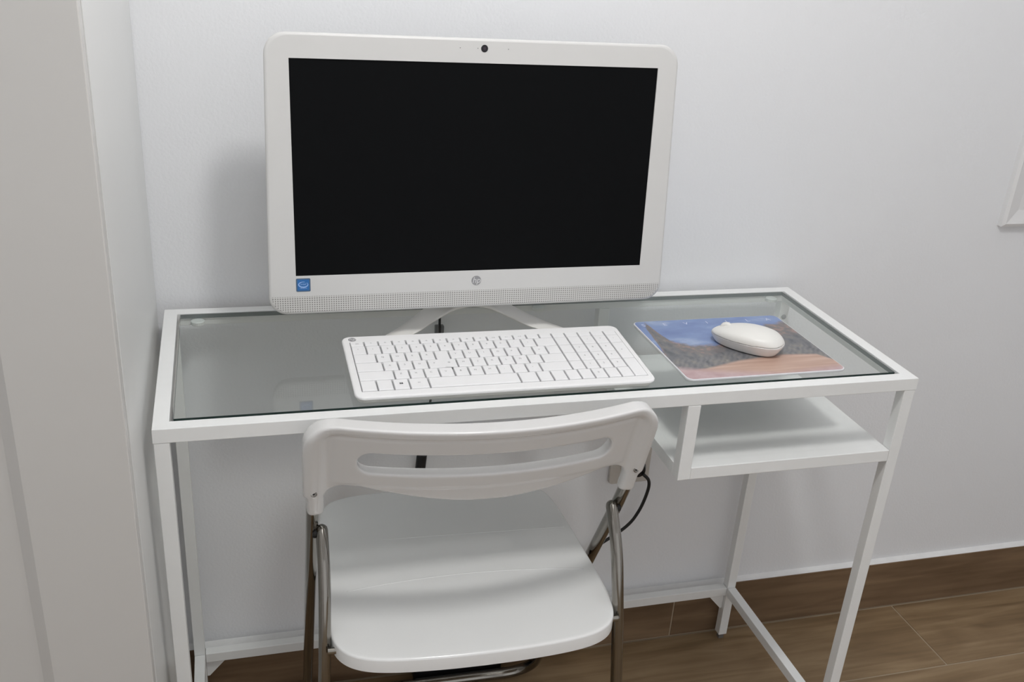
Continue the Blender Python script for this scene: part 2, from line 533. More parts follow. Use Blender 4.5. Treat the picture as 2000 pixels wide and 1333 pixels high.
def logo(name, r, parent, loc, rot, label):
    """round grey emblem with the slanted letters hp"""
    d = link(name, lathe_me(name, [(r * 0.97, 0), (r, 0.0002), (r * 0.97, 0.0004)], 28), M['logo_grey'], parent, loc=loc, rot=rot)
    me = text_me('hp', r * 1.75, 0.0002, 0.22).copy()
    l = link('lettering', me, M['logo_light'], d, loc=(0, r * 0.05, 0.0005))
    d['label'] = label
    return d

# ================================================================ SETTING
WALL_Y = 0.386
FRONT_Y = 0.373      # face of the baseboard tiles
def struct(o):
    o['kind'] = 'structure'; return o

# floor: grout bed with wood-look plank tiles laid on it
fl = struct(box('floor', (-0.9, -2.6, -0.03), (2.9, WALL_Y + 0.05, -0.0012), M['grout']))
PW, PL, G = 0.186, 1.2, 0.0034
plank_cache = {}
def plank(x0, x1, y0, y1):
    k = (round(x1 - x0, 4), round(y1 - y0, 4))
    if k not in plank_cache:
        me = box_me('plank', (-(x1 - x0) / 2, -(y1 - y0) / 2, -0.008), ((x1 - x0) / 2, (y1 - y0) / 2, 0), 0.0005, 1)
        me.materials.append(M['wood']); plank_cache[k] = me
    link('plank', plank_cache[k], None, fl, loc=((x0 + x1) / 2, (y0 + y1) / 2, 0))
for j in range(10):
    y1 = FRONT_Y - 0.0006 - j * PW
    off = 1.404 - [0, 0.44, 0.82, 0.27, 0.61][j % 5] * PL
    while off > -0.9: off -= PL
    x = off
    while x < 2.05:
        a, b = max(x, -0.9) + G / 2, min(x + PL, 2.099) - G / 2
        if b - a > 0.05 and not (b < -0.05):
            plank(a, b, y1 - PW + G / 2, y1 - G / 2)
        x += PL

wb = struct(box('wall_back', (-0.9, WALL_Y, -0.03), (2.9, WALL_Y + 0.08, 2.5), M['wall']))
struct(box('ceiling', (-0.9, -2.6, 2.5), (2.9, WALL_Y + 0.08, 2.56), M['ceiling']))
struct(box('wall_right', (2.1, -2.6, -0.03), (2.18, WALL_Y - 0.0001, 2.4999), M['wall']))
struct(box('wall_left', (-0.98, -2.6, -0.03), (-0.9, WALL_Y + 0.08, 2.56), M['wall']))

bb = struct(box('baseboard_back', (-0.3, FRONT_Y + 0.0012, 0.0), (2.0999, WALL_Y + 0.001, 0.112), M['grout']))
xs = [-0.3, 0.8905, 2.0995]
for a, b in zip(xs[:-1], xs[1:]):
    w_ = b - a - 0.003
    me = box_me('tile', (-w_ / 2, 0, -0.0555), (w_ / 2, 0.006, 0.0555), 0.0006, 1)
    link('tile', me, M['wood_base'], bb, loc=((a + b) / 2, FRONT_Y, 0.0573))
# pale sloped caulk above the tiles
bm = bmesh.new()
q = [(FRONT_Y + 0.002, 0.1128), (WALL_Y + 0.001, 0.1128), (WALL_Y + 0.001, 0.119), (WALL_Y - 0.001, 0.118), (WALL_Y - 0.006, 0.1145)]
A = [bm.verts.new((-0.3, y, z)) for y, z in q]; B = [bm.verts.new((2.0995, y, z)) for y, z in q]
for i in range(5):
    bm.faces.new((A[i], A[(i + 1) % 5], B[(i + 1) % 5], B[i]))
bm.faces.new(A); bm.faces.new(B)
struct(link('trim_1', finish(bm, 'trim_1'), M['caulk']))

# ================================================================ PENDANT LAMP (above the frame)
lp = empty('pendant_lamp', (LAMP_POS[0], LAMP_POS[1], 2.5), 0, 'white globe pendant lamp hanging from the ceiling above the table', 'lamp')
link('canopy', lathe_me('canopy', [(0.05, 0.0), (0.05, -0.012), (0.035, -0.024), (0.006, -0.028)], 32), M['ceiling'], lp)
dz = LAMP_POS[2] - 2.5
link('cord', lathe_me('cord', [(0.003, -0.026), (0.003, dz + LAMP_R + 0.035)], 10), M['caulk'], lp)
link('holder', lathe_me('holder', [(0.008, dz + LAMP_R + 0.04), (0.022, dz + LAMP_R + 0.03), (0.024, dz + LAMP_R - 0.002), (0.010, dz + LAMP_R - 0.003)], 24), M['ceiling'], lp)
link('globe', lathe_me('globe', [(max(0.004, LAMP_R * math.sin(math.pi * k / 20)), dz + LAMP_R * math.cos(math.pi * k / 20)) for k in range(1, 20)], 40), M['lamp'], lp, smooth=True)

M['fill_light'] = emit('fill_panel_glow', (0.97, 0.985, 1.0, 1), FILL_STRENGTH)  # unseen panel, added only to give soft fill from above
pl = empty('added_fill_panel', (0.40, -0.78, 2.5), 0, 'unseen square fill light added flush on the ceiling', 'lamp')
box('fill_panel_frame', (-0.315, -0.315, -0.012), (0.315, 0.315, 0.0), M['ceiling'], pl, bev=0.002)
box('fill_face', (-0.30, -0.30, -0.0145), (0.30, 0.30, -0.0121), M['fill_light'], pl)

# ================================================================ WARDROBE
wd = empty('wardrobe', (-0.25, 0.1, 0), 0, 'tall white wardrobe with a framed door beside the glass table', 'wardrobe')
ox, oy = 0.25, -0.1
DY0, DY1 = -0.12, -0.101
EX = -0.0125
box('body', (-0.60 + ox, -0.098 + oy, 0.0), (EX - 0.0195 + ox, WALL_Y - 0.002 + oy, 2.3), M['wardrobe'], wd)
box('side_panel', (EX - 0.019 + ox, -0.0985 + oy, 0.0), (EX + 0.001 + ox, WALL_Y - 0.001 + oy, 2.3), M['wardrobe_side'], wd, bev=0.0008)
# framed door: stiles and rails with a sloped inner edge round a recessed panel
def door_frame(x0, x1, z0, z1, sw, bw, dep):
    bm = bmesh.new()
    def ring(i, y):
        return [bm.verts.new(p) for p in ((x0 + i, y, z0 + i), (x1 - i, y, z0 + i), (x1 - i, y, z1 - i), (x0 + i, y, z1 - i))]
    rings = [ring(0, DY1), ring(0, DY0 + 0.001), ring(0.001, DY0), ring(sw, DY0), ring(sw + bw, DY0 + dep), ring(sw + bw, DY1)]
    for a, b in zip(rings, rings[1:] + rings[:1]):
        for k in range(4):
            bm.faces.new((a[k], a[(k + 1) % 4], b[(k + 1) % 4], b[k]))
    for v in bm.verts:
        v.co += Vector((ox, oy, 0))
    return finish(bm, 'door')
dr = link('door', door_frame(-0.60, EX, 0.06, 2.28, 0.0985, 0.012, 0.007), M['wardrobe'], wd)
box('door_panel', (-0.49 + ox, DY0 + 0.007 + oy, 0.168), (EX - 0.110 + ox, DY1 + oy, 2.172), M['wardrobe'], dr)
box('plinth', (-0.60 + ox, -0.08 + oy, 0.0), (EX - 0.021 + ox, -0.099 + oy, 0.055), M['wardrobe'], wd)

# ================================================================ WALL PANEL at the right
wp = empty('wall_panel', (1.56, WALL_Y, 0.834), 0, 'white framed panel mounted on the wall at the right edge', 'panel')
def frame_ring(x0, x1, z0, z1, prof):
    bm = bmesh.new(); R = []
    for i, y in prof:
        R.append([bm.verts.new(p) for p in ((x0 + i, y, z0 + i), (x1 - i, y, z0 + i), (x1 - i, y, z1 - i), (x0 + i, y, z1 - i))])
    for a, b in zip(R, R[1:] + R[:1]):
        for k in range(4):
            bm.faces.new((a[k], a[(k + 1) % 4], b[(k + 1) % 4], b[k]))
    return finish(bm, 'frame')
link('frame', frame_ring(-0.142, 0.20, 0.0, 0.42, [(0, 0), (0, -0.010), (0.006, -0.013), (0.030, -0.007), (0.030, 0)]), M['panel'], wp)
box('cover', (-0.113, -0.0068, 0.029), (0.171, -0.001, 0.391), M['panel'], wp)

# ================================================================ GLASS TABLE
H, D, T = 0.74, 0.361, 0.0182
FT = 0.0124
tb = empty('computer_desk', (0.5, 0.18, 0), 0, 'white steel computer table with a clear glass top', 'table')
tx, ty = -0.5, -0.18
def tbox(name, lo, hi, mat=None, bev=0.0009, parent=tb):
    return box(name, (lo[0] + tx, lo[1] + ty, lo[2]), (hi[0] + tx, hi[1] + ty, hi[2]), mat or M['steel'], parent, bev=bev)
# top frame with mitred corners: four rails
def rail(name, quad, z0, z1):
    bm = bmesh.new()
    a = [bm.verts.new((x + tx, y + ty, z0)) for x, y in quad]
    b = [bm.verts.new((x + tx, y + ty, z1)) for x, y in quad]
    for k in range(4):
        bm.faces.new((a[k], a[(k + 1) % 4], b[(k + 1) % 4], b[k]))
    bm.faces.new(list(reversed(a))); bm.faces.new(b)
    es = [e for e in bm.edges if abs(e.verts[0].co.z - e.verts[1].co.z) < 1e-6 and (e.verts[0].co - e.verts[1].co).length > 0.1]
    bmesh.ops.bevel(bm, geom=es, offset=0.0008, segments=2, profile=0.5, affect='EDGES')
    return link(name, finish(bm, name), M['steel'], tb)
e = 0.00005
rail('top_rail', [(0, 0), (1, 0), (1 - T, T), (T, T)], H - T, H)
rail('top_rail', [(0, D), (T, D - T), (1 - T, D - T), (1, D)], H - T, H)
rail('top_rail', [(0, e), (T, T + e), (T, D - T - e), (0, D - e)], H - T, H)
rail('top_rail', [(1, e), (1, D - e), (1 - T, D - T - e), (1 - T, T + e)], H - T, H)
LG = 0.0005
for x0 in (0.0, 1 - T):
    for y0 in (0.0, D - T):
        lg = tbox('leg', (x0 + LG, y0 + LG, FT), (x0 + T - LG, y0 + T - LG, H - T))
        box('foot_pad', (x0 + 0.004 + tx, y0 + 0.004 + ty, 0.0), (x0 + T - 0.004 + tx, y0 + T - 0.004 + ty, FT - 0.0001), M['foot'], lg, bev=0.001)
SZ0, SZ1 = 0.1085, 0.1265
tbox('stretcher', (T, D - T + 0.0008, SZ0), (1 - T, D - 0.0008, SZ1))
for x0 in (0.0, 1 - T):
    tbox('stretcher', (x0 + 0.0008, T, SZ0), (x0 + T - 0.0008, D - T, SZ1))
# triangular gussets below the rear stretcher
for s, x0 in ((1, T), (-1, 1 - T)):
    bm = bmesh.new()
    q = [(x0, SZ0), (x0 + s * 0.034, SZ0), (x0 + s * 0.004, SZ0 - 0.034), (x0, SZ0 - 0.034)]
    A = [bm.verts.new((x + tx, D - T / 2 - 0.0015 + ty, z)) for x, z in q]; B = [bm.verts.new((x + tx, D - T / 2 + 0.0015 + ty, z)) for x, z in q]
    for k in range(4):
        bm.faces.new((A[k], A[(k + 1) % 4], B[(k + 1) % 4], B[k]))
    bm.faces.new(A); bm.faces.new(B)
    link('gusset', finish(bm, 'gusset'), M['steel'], tb)
# hanging shelf under the right end
SX, SB = 0.6546, 0.6090
for y0 in (0.0, D - T):
    tbox('shelf_upright', (SX, y0, SB + T * 0.0), (SX + T, y0 + T, H - T - 0.0002))
    tbox('shelf_rail', (SX + T, y0, SB), (1 - T - 0.0002, y0 + T, SB + T))
tbox('shelf_rail', (SX, T, SB), (SX + T, D - T, SB + T))
sb = tbox('shelf_board', (SX + T, T, SB + T - 0.008), (1 - T - 0.0002, D - T, SB + T - 0.0006), bev=0.0003)
# bolt heads on the rear legs
bolt = lathe_me('bolt', [(0.0042, 0), (0.0042, 0.0016), (0.003, 0.0024), (0.0012, 0.0026)], 14, 'Y')
for x0 in (T / 2, 1 - T / 2):
    link('bolt', bolt, M['logo_grey'], tb, loc=(x0 + tx, D - T + ty, 0.693))
# white tabs that carry the glass
for x, y in ((0.045, T + 0.011), (0.045, D - T - 0.009), (0.955, T + 0.011), (0.955, D - T - 0.009), (0.482, T + 0.012), (0.55, D - T - 0.007)):
    o = link('glass_support', lathe_me('glass_support', [(0.0085, 0), (0.0095, 0.001), (0.0095, 0.0055), (0.008, 0.0062)], 20), M['bumper'], tb, loc=(x + tx, y + ty, H - 0.0137))
    box('tab', (-0.006, -0.0105 if y < 0.1 else 0.0, 0.0), (0.006, 0.0 if y < 0.1 else 0.0085, 0.003), M['steel'], o)
# glass sheet
GZ0, GZ1 = H - 0.0068, H - 0.0006
bm = bmesh.new()
bmesh.ops.create_cube(bm, size=1)
g = 0.0028
for v in bm.verts:
    v.co = Vector((T + 0.004 + (v.co.x + .5) * (1 - 2 * T - 0.008) + tx, T + 0.006 + (v.co.y + .5) * (D - 2 * T - 0.0085) + ty, GZ0 + (v.co.z + .5) * (GZ1 - GZ0)))
bmesh.ops.recalc_face_normals(bm, faces=bm.faces)
bm.faces.ensure_lookup_table()
for f in bm.faces:
    f.material_index = 0 if f.normal.z > .5 else (1 if f.normal.z < -.5 else 2)
me = bpy.data.meshes.new('glass_top'); bm.to_mesh(me); bm.free()
for mt in GL: me.materials.append(mt)
gt = link('glass_top', me, None, tb)
gt['label'] = 'clear greenish glass sheet'

# ================================================================ MONITOR (all-in-one computer)
MS = 1.012
MC = Vector((0.41566, 0.21926, 0.97555)); MYAW, MTILT = 0.010, 0.0722
mn = empty('desktop_computer', (0.412, 0.24, GZ1), MYAW, 'white all-in-one computer with a black screen on the glass table', 'computer')
bpy.context.view_layer.update()
inv = mn.matrix_world.inverted()
aV = Vector((math.cos(MYAW), math.sin(MYAW), 0)); nV = Vector((-math.sin(MYAW), math.cos(MYAW), 0))
uV = Vector((0, 0, 1)) * math.cos(MTILT) + nV * math.sin(MTILT)
nB = aV.cross(uV) * -1          # towards the wall
nB = nB if nB.y > 0 else -nB
mm = Matrix.Identity(4)
for r in range(3):
    mm[r][0] = aV[r] * MS; mm[r][1] = nB[r] * MS; mm[r][2] = uV[r] * MS; mm[r][3] = MC[r]
ML = inv @ mm                    # local frame: x right, y back, z up, origin = screen centre on the bezel face
def mlink(name, me, mat, parent=mn, smooth=False):
    o = link(name, me, mat, parent, smooth)
    o.matrix_local = ML if parent is mn else Matrix.Identity(4)
    return o
# casing outline: rounded rectangle, a little wider at the bottom
zt, zb, wt, wbm = 0.1635, -0.1855, 0.2665, 0.2735
def case_outline(inset, rt=0.026, rb=0.024):
    pts = []
    def xw(z): return wt + (wbm - wt) * (zt - z) / (zt - zb) - inset
    for cx, cz, r, a0 in ((1, 1, rt, 0), (-1, 1, rt, 90), (-1, -1, rb, 180), (1, -1, rb, 270)):
        for i in range(11):
            a = math.radians(a0 + 9 * i)
            z = (zt - inset - r if cz > 0 else zb + inset + r) + r * math.sin(a)
            x = cx * (xw(z) - r) + r * math.cos(a)
            pts.append((x, z))
    return pts
bm = bmesh.new()
layers = [(0.0035, 0.0), (0.0015, 0.0006), (0.0003, 0.0018), (0.0, 0.004), (0.001, 0.013), (0.006, 0.017)]
R = []
for ins, y in layers:
    R.append([bm.verts.new((x, y, z)) for x, z in case_outline(ins)])
for k, (s, y) in enumerate(((0.92, 0.024), (0.75, 0.034), (0.45, 0.040))):
    R.append([bm.verts.new((x * s, y, (z + 0.01) * s - 0.01)) for x, z in case_outline(0.006)])
n = len(R[0])
for a, b in zip(R[:-1], R[1:]):
    for i in range(n):
        bm.faces.new((a[i], a[(i + 1) % n], b[(i + 1) % n], b[i]))
bm.faces.new(list(reversed(R[-1])))
# front face with the screen opening
SWH, SHH = 0.2383, 0.13405
op = [bm.verts.new(p) for p in ((SWH, 0, SHH), (-SWH, 0, SHH), (-SWH, 0, -SHH), (SWH, 0, -SHH))]
op2 = [bm.verts.new((v.co.x, 0.0022, v.co.z)) for v in op]
for q_, (c0, c1) in enumerate(((0, 11), (11, 22), (22, 33), (33, 44))):
    for i in range(c0, c1 - 1):
        bm.faces.new((R[0][i + 1], R[0][i], op[q_]))
    bm.faces.new((R[0][c1 % n], R[0][c1 - 1], op[q_], op[(q_ + 1) % 4]))
for i in range(4):
    bm.faces.new((op[i], op[(i + 1) % 4], op2[(i + 1) % 4], op2[i]))
cs = mlink('casing', finish(bm, 'casing'), M['mon_white'], smooth=False)
for p in cs.data.polygons:
    p.use_smooth = p.center.y > 0.0002 and len(p.vertices) == 4 and p.area < 0.004
mlink('screen', box_me('screen', (-SWH, 0.0018, -SHH), (SWH, 0.0035, SHH)), M['screen'])
# speaker strip under the screen
bm = bmesh.new()
zs = -0.1612
o_ = [(x, z) for x, z in case_outline(0.0038, 0.024, 0.021) if z < zs]
o_ = [(-(wbm - 0.0038) + 0.0004, zs)] + o_ + [(wbm - 0.0038 - 0.0004, zs)]
A = [bm.verts.new((x, -0.0003, z)) for x, z in o_]; B = [bm.verts.new((x, 0.0006, z)) for x, z in o_]
k = len(A)
for i in range(k):
    bm.faces.new((A[i], A[(i + 1) % k], B[(i + 1) % k], B[i]))
bm.faces.new(A); bm.faces.new(B)
gr = mlink('speaker_grille', finish(bm, 'speaker_grille'), M['grille'])
gr['label'] = 'perforated pale speaker strip'
# webcam
wc = mlink('webcam', lathe_me('webcam', [(0.0042, 0), (0.0045, 0.0003), (0.0040, 0.0008), (0.0024, 0.0006)], 24, 'Y'), M['lens'])
wc.matrix_local = ML @ Matrix.Translation((0.0010, 0, 0.1517))
link('lens', lathe_me('lens', [(0.0022, 0.0005), (0.0018, 0.0010), (0.0006, 0.0011)], 16, 'Y'), M['lens_glass'], wc)
for x in (-0.0301, 0.0320, -0.0075):
    o = mlink('microphone_hole', lathe_me('microphone_hole', [(0.0006, 0), (0.0006, 0.0002), (0.0003, 0.0002)], 10, 'Y'), M['seam'])
    o.matrix_local = ML @ Matrix.Translation((x, 0, 0.1517))
# emblem and sticker
lg = logo('logo', 0.0066, mn, (0, 0, 0), (0, 0, 0), 'round grey emblem with the letters hp')
lg.matrix_local = ML @ Matrix.Translation((0.0, -0.0001, -0.1478)) @ Matrix.Rotation(math.pi / 2, 4, 'X')
st = link('sticker', plate_me('sticker', rr_outline(0.0182, 0.0176, 0.0015, 4), 0, 0.0002), M['sticker_edge'], mn)
st.matrix_local = ML @ Matrix.Translation((-0.2293, -0.0001, -0.1458)) @ Matrix.Rotation(math.pi / 2, 4, 'X')
st['label'] = 'square blue processor sticker'
link('sticker_face', plate_me('sticker_face', rr_outline(0.0150, 0.0145, 0.0012, 4), 0.0002, 0.0003), M['sticker'], st)
bm = bmesh.new()      # open swoosh ring
ri, ro = [], []
for i in range(33):
    a = math.radians(70 + 330 * i / 32)
    w_ = 0.00025 + 0.00055 * math.sin(math.pi * i / 32)
    for lst, s in ((ri, -1), (ro, 1)):
        lst.append(bm.verts.new(((0.0058 + s * w_) * math.cos(a), (0.0035 + s * w_) * math.sin(a) + 0.0007, 0.00045)))
for i in range(32):
    bm.faces.new((ri[i], ro[i], ro[i + 1], ri[i + 1]))
r_ = bmesh.ops.extrude_face_region(bm, geom=list(bm.faces))
for v in [x for x in r_['geom'] if isinstance(x, bmesh.types.BMVert)]:
    v.co.z -= 0.00012
link('swoosh', finish(bm, 'swoosh'), M['sticker_print'], st)
link('lettering', text_me('intel', 0.0042, 0.00005).copy(), M['sticker_print'], st, loc=(0, 0.0012, 0.0004))
link('lettering', text_me('CELERON', 0.0021, 0.00005).copy(), M['sticker_print'], st, loc=(0, -0.0043, 0.0004))

# arched stand
def arch(name):
    """band bridging two feet; lists of (offset from centre, front edge y, z, rear edge y, z) in metres"""
    st_ = [(0.000, 0.246, 0.7715, 0.290, 0.7770), (0.025, 0.2455, 0.7680, 0.2885, 0.7745), (0.055, 0.2405, 0.7545, 0.279, 0.7655), (0.080, 0.227, 0.7455, 0.262, 0.7555), (0.105, 0.211, 0.7425, 0.244, 0.7475), (0.130, 0.194, 0.7412, 0.224, 0.7425), (0.140, 0.187, 0.7410, 0.214, 0.7416)]
    pts = [(-a, b, c, d, e2) for a, b, c, d, e2 in reversed(st_[1:])] + st_
    F_ = catmull([(p[0], p[1], p[2]) for p in pts], 6); B_ = catmull([(p[0], p[3], p[4]) for p in pts], 6)
    bm = bmesh.new(); R = []
    for f, b in zip(F_, B_):
        s = min(1, abs(f.x) / 0.14)
        th = 0.0060 - 0.0048 * s
        k = [f + Vector((0, 0.0015, -0.0)), f + Vector((0, 0, 0.0012)), f + Vector((0, 0.0006, th - 0.001)), f + Vector((0, 0.002, th)),
             (f + b) / 2 + Vector((0, 0, th * 0.5 + 0.002)), b + Vector((0, -0.001, 0.0012)), b, (f + b) / 2 + Vector((0, 0, -0.0005))]
        R.append([bm.verts.new((p.x, p.y - 0.24, max(p.z - GZ1, 0.0008))) for p in k])
    for a, b in zip(R[:-1], R[1:]):
        n_ = len(a)
        for i in range(n_):
            bm.faces.new((a[i], a[(i + 1) % n_], b[(i + 1) % n_], b[i]))
    bm.faces.new(R[0]); bm.faces.new(R[-1])
    return finish(bm, name)
sa = link('stand', arch('stand'), M['stand'], mn, smooth=True, loc=(0.010, 0.0, 0.0))
box('neck', (-0.042, 0.012, 0.0385), (0.052, 0.046, 0.16), M['stand'], mn, bev=0.006)
ft = lathe_me('foot_pad', [(0.006, 0.0006), (0.006, 0.0012), (0.004, 0.0014)], 14)
for x in (-0.132, 0.132):
    link('foot_pad', ft, M['black'], sa, loc=(x, -0.032, -0.0005))

# ================================================================ KEYBOARD
KW, KD = 0.387, 0.163
kb = empty('keyboard', (0.4220, 0.0225, GZ1), math.radians(-0.3), 'white flat keyboard lying on the glass below the screen', 'keyboard')
KT = math.radians(3.4)
kr = Matrix.Translation((0, 0, 0.0012)) @ Matrix.Rotation(KT, 4, 'X')
def klink(name, me, mat, parent=kb, loc=(0, 0, 0), smooth=False):
    o = link(name, me, mat, parent, smooth)
    o.matrix_local = kr @ Matrix.Translation(loc) if parent is kb else Matrix.Translation(loc)
    return o
out = [(x, y + KD / 2) for x, y in rr_outline(KW, KD, 0.012, 8)]
out_in = [(x, y + KD / 2 + 0.001) for x, y in rr_outline(KW - 0.006, KD - 0.006, 0.011, 8)]
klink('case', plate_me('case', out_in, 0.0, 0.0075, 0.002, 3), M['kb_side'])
# top frame: ring round the key well
KX0, KX1, KY0, KY1 = -KW / 2 + 0.0088, KW / 2 - 0.0072, 0.0135, KD - 0.0185
bm = bmesh.new()
inner = []
for cx, cy in ((KX1, KY1), (KX0, KY1), (KX0, KY0), (KX1, KY0)):
    inner.append((cx, cy))
n = len(out)
def ring(ins, z):
    P = np.array(out); nx = np.roll(P, -1, 0) - np.roll(P, 1, 0); nx /= np.linalg.norm(nx, axis=1)[:, None]
    q = P - np.stack([nx[:, 1], -nx[:, 0]], 1) * ins
    return [bm.verts.new((x, y, z)) for x, y in q]
rg = [ring(0.001, 0.0068), ring(0.0, 0.0078), ring(0.0, 0.0096), ring(0.0006, 0.0106), ring(0.0018, 0.0112), ring(0.004, 0.0114)]
for a, b in zip(rg[:-1], rg[1:]):
    for i in range(n):
        bm.faces.new((a[i], a[(i + 1) % n], b[(i + 1) % n], b[i]))
it = [bm.verts.new((x, y, 0.0114)) for x, y in inner]
ib = [bm.verts.new((x, y, 0.0084)) for x, y in inner]
for q_ in range(4):
    c0, c1 = q_ * 9, q_ * 9 + 9
    for i in range(c0, c1 - 1):
        bm.faces.new((rg[-1][i], rg[-1][i + 1], it[q_]))
    bm.faces.new((rg[-1][c1 - 1], rg[-1][c1 % n], it[(q_ + 1) % 4], it[q_]))
    bm.faces.new((it[q_], it[(q_ + 1) % 4], ib[(q_ + 1) % 4], ib[q_]))
bm.faces.new(rg[0])
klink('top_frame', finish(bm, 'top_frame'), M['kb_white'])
klink('key_well', box_me('key_well', (KX0, KY0, 0.0079), (KX1, KY1, 0.0085)), M['well'])
for x in (-0.15, 0.15):
    klink('rear_foot', box_me('rear_foot', (x - 0.012, KD - 0.02, -0.0085), (x + 0.012, KD - 0.008, 0.001), 0.001), M['kb_side'])
    o = link('front_foot', box_me('front_foot', (x - 0.012, 0.010, 0.0), (x + 0.012, 0.018, 0.003)), M['kb_side'], kb)

UN = (KX1 - KX0) / 19.5
rowh = [0.58, 1, 1, 1, 1, 1.1]
ry = []
y = KY1
sc_ = (KY1 - KY0) / sum(rowh)
for h_ in rowh:
    ry.append((y - h_ * sc_, y)); y -= h_ * sc_
rows = [
    [(14.5 / 15, s) for s in ['esc', 'f1', 'f2', 'f3', 'f4', 'f5', 'f6', 'f7', 'f8', 'f9', 'f10', 'f11', 'f12', '', '']] + [(1, ''), (1, ''), (1, ''), (1, ''), (1, '')],
    [(1, s) for s in ['\u00ba', '1', '2', '3', '4', '5', '6', '7', '8', '9', '0', "'", '\u00a1']] + [(1.5, ''), (1, ''), (1, ''), (1, '/'), (1, '*'), (1, '-')],
    [(1.5, '')] + [(1, s) for s in 'QWERTYUIOP'] + [(1, '`'), (1, '+'), (1, '')] + [(1, ''), (1, '7'), (1, '8'), (1, '9'), (1, '+T')],
    [(1.8, '')] + [(1, s) for s in ['A', 'S', 'D', 'F', 'G', 'H', 'J', 'K', 'L', '\u00d1']] + [(1, '\u00b4'), (1.7, '')] + [(1, ''), (1, '4'), (1, '5'), (1, '6'), (1, None)],
    [(2.35, '')] + [(1, s) for s in ['Z', 'X', 'C', 'V', 'B', 'N', 'M', ',', '.', '-']] + [(2.15, '')] + [(1, ''), (1, '1'), (1, '2'), (1, '3'), (1, 'T')],
    [(1.1, ''), (1.1, ''), (1.1, 'WIN'), (1.35, 'alt'), (6.4, ''), (1.35, ''), (1.05, ''), (1.05, ''), (1.0, '')] + [(1, ''), (1, '0'), (1, ''), (1, '.'), (1, None)],
]
key_cache = {}
GX, GY = 0.0021, 0.0013
def key_me(w, d):
    k = (round(w, 5), round(d, 5))
    if k not in key_cache:
        bm = bmesh.new(); R = []
        for ins, z in ((0, 0.0088), (0.0, 0.0118), (0.0003, 0.0124), (0.0009, 0.0127)):
            R.append([bm.verts.new((sx * (w / 2 - ins), sy * (d / 2 - ins), z)) for sx, sy in ((1, 1), (-1, 1), (-1, -1), (1, -1))])
        for a, b in zip(R[:-1], R[1:]):
            for i in range(4):
                bm.faces.new((a[i], a[(i + 1) % 4], b[(i + 1) % 4], b[i]))
        bm.faces.new(R[-1]); bm.faces.new(list(reversed(R[0])))
        me = finish(bm, 'key'); me.materials.append(M['key']); key_cache[k] = me
    return key_cache[k]
leg_cache = {}
for ri_, row in enumerate(rows):
    tot = sum(w for w, _ in row)
    x = KX0
    f = (KX1 - KX0) / (tot * UN) * UN
    for w, s in row:
        x0, x1 = x, x + w * f
        x = x1
        if s is None:
            continue
        y0, y1 = ry[ri_]
        if s.endswith('T') and s in ('T', '+T'):
            y0 = ry[ri_ + 1][0]; s = s[:-1]
        o = klink('key', key_me(x1 - x0 - GX, y1 - y0 - GY), None, loc=((x0 + x1) / 2, (y0 + y1) / 2, 0))
        if s == 'WIN':
            bm = bmesh.new()
            for a in (0, 1):
                for b in (0, 1):
                    vs = [bm.verts.new((px, py, 0.0129)) for px, py in ((-0.0022 + a * 0.0023, -0.0017 + b * 0.0018), (-0.0002 + a * 0.0023, -0.0017 + b * 0.0018), (-0.0002 + a * 0.0023, -0.0002 + b * 0.0018), (-0.0022 + a * 0.0023, -0.0002 + b * 0.0018))]
                    bm.faces.new(vs)
            link('symbol', finish(bm, 'symbol'), M['legend_dark'], o, loc=(0, 0.001, 0))
        elif s:
            sz = 0.0046 if len(s) == 1 else 0.0034
            if s not in leg_cache:
                me = text_me(s, sz, 0.00005).copy(); me.materials.clear(); me.materials.append(M['legend']); leg_cache[s] = me
            link('legend', leg_cache[s], None, o, loc=(-0.001 if len(s) == 1 else 0, 0.0012 if ri_ else 0, 0.01285))
lg = logo('logo', 0.0052, kb, (0, 0, 0), (0, 0, 0), 'round grey emblem with the letters hp')
lg.matrix_local = kr @ Matrix.Translation((-KW / 2 + 0.0135, KD - 0.0105, 0.0113))

# ================================================================ MOUSE PAD
pdx, pdy = 0.787, 0.136
mp_ = empty('mouse_pad', (pdx, pdy, GZ1), math.radians(0.5), 'mouse pad printed with a photo of a square under blue sky', 'mouse pad')
link('base', plate_me('base', rr_outline(0.242, 0.202, 0.011, 8), 0.0, 0.0028, 0.0008, 2), M['pad_edge'], mp_)
link('print', plate_me('print', rr_outline(0.2385, 0.1985, 0.0095, 8), 0.00281, 0.0031), M['pad'], mp_)
for i, ch in enumerate('SEVILLA'):
    link('lettering', text_me(ch, 0.0125, 0.00005).copy(), M['pad_letter'], mp_, loc=(0.121 * (-0.895 + 0.285 * i), 0.0845, 0.0032))

# ================================================================ MOUSE
ms = empty('computer_mouse', (0.7965, 0.1255, GZ1 + 0.0031), math.radians(133.8 - 90), 'white cordless computer mouse on the printed pad', 'mouse')
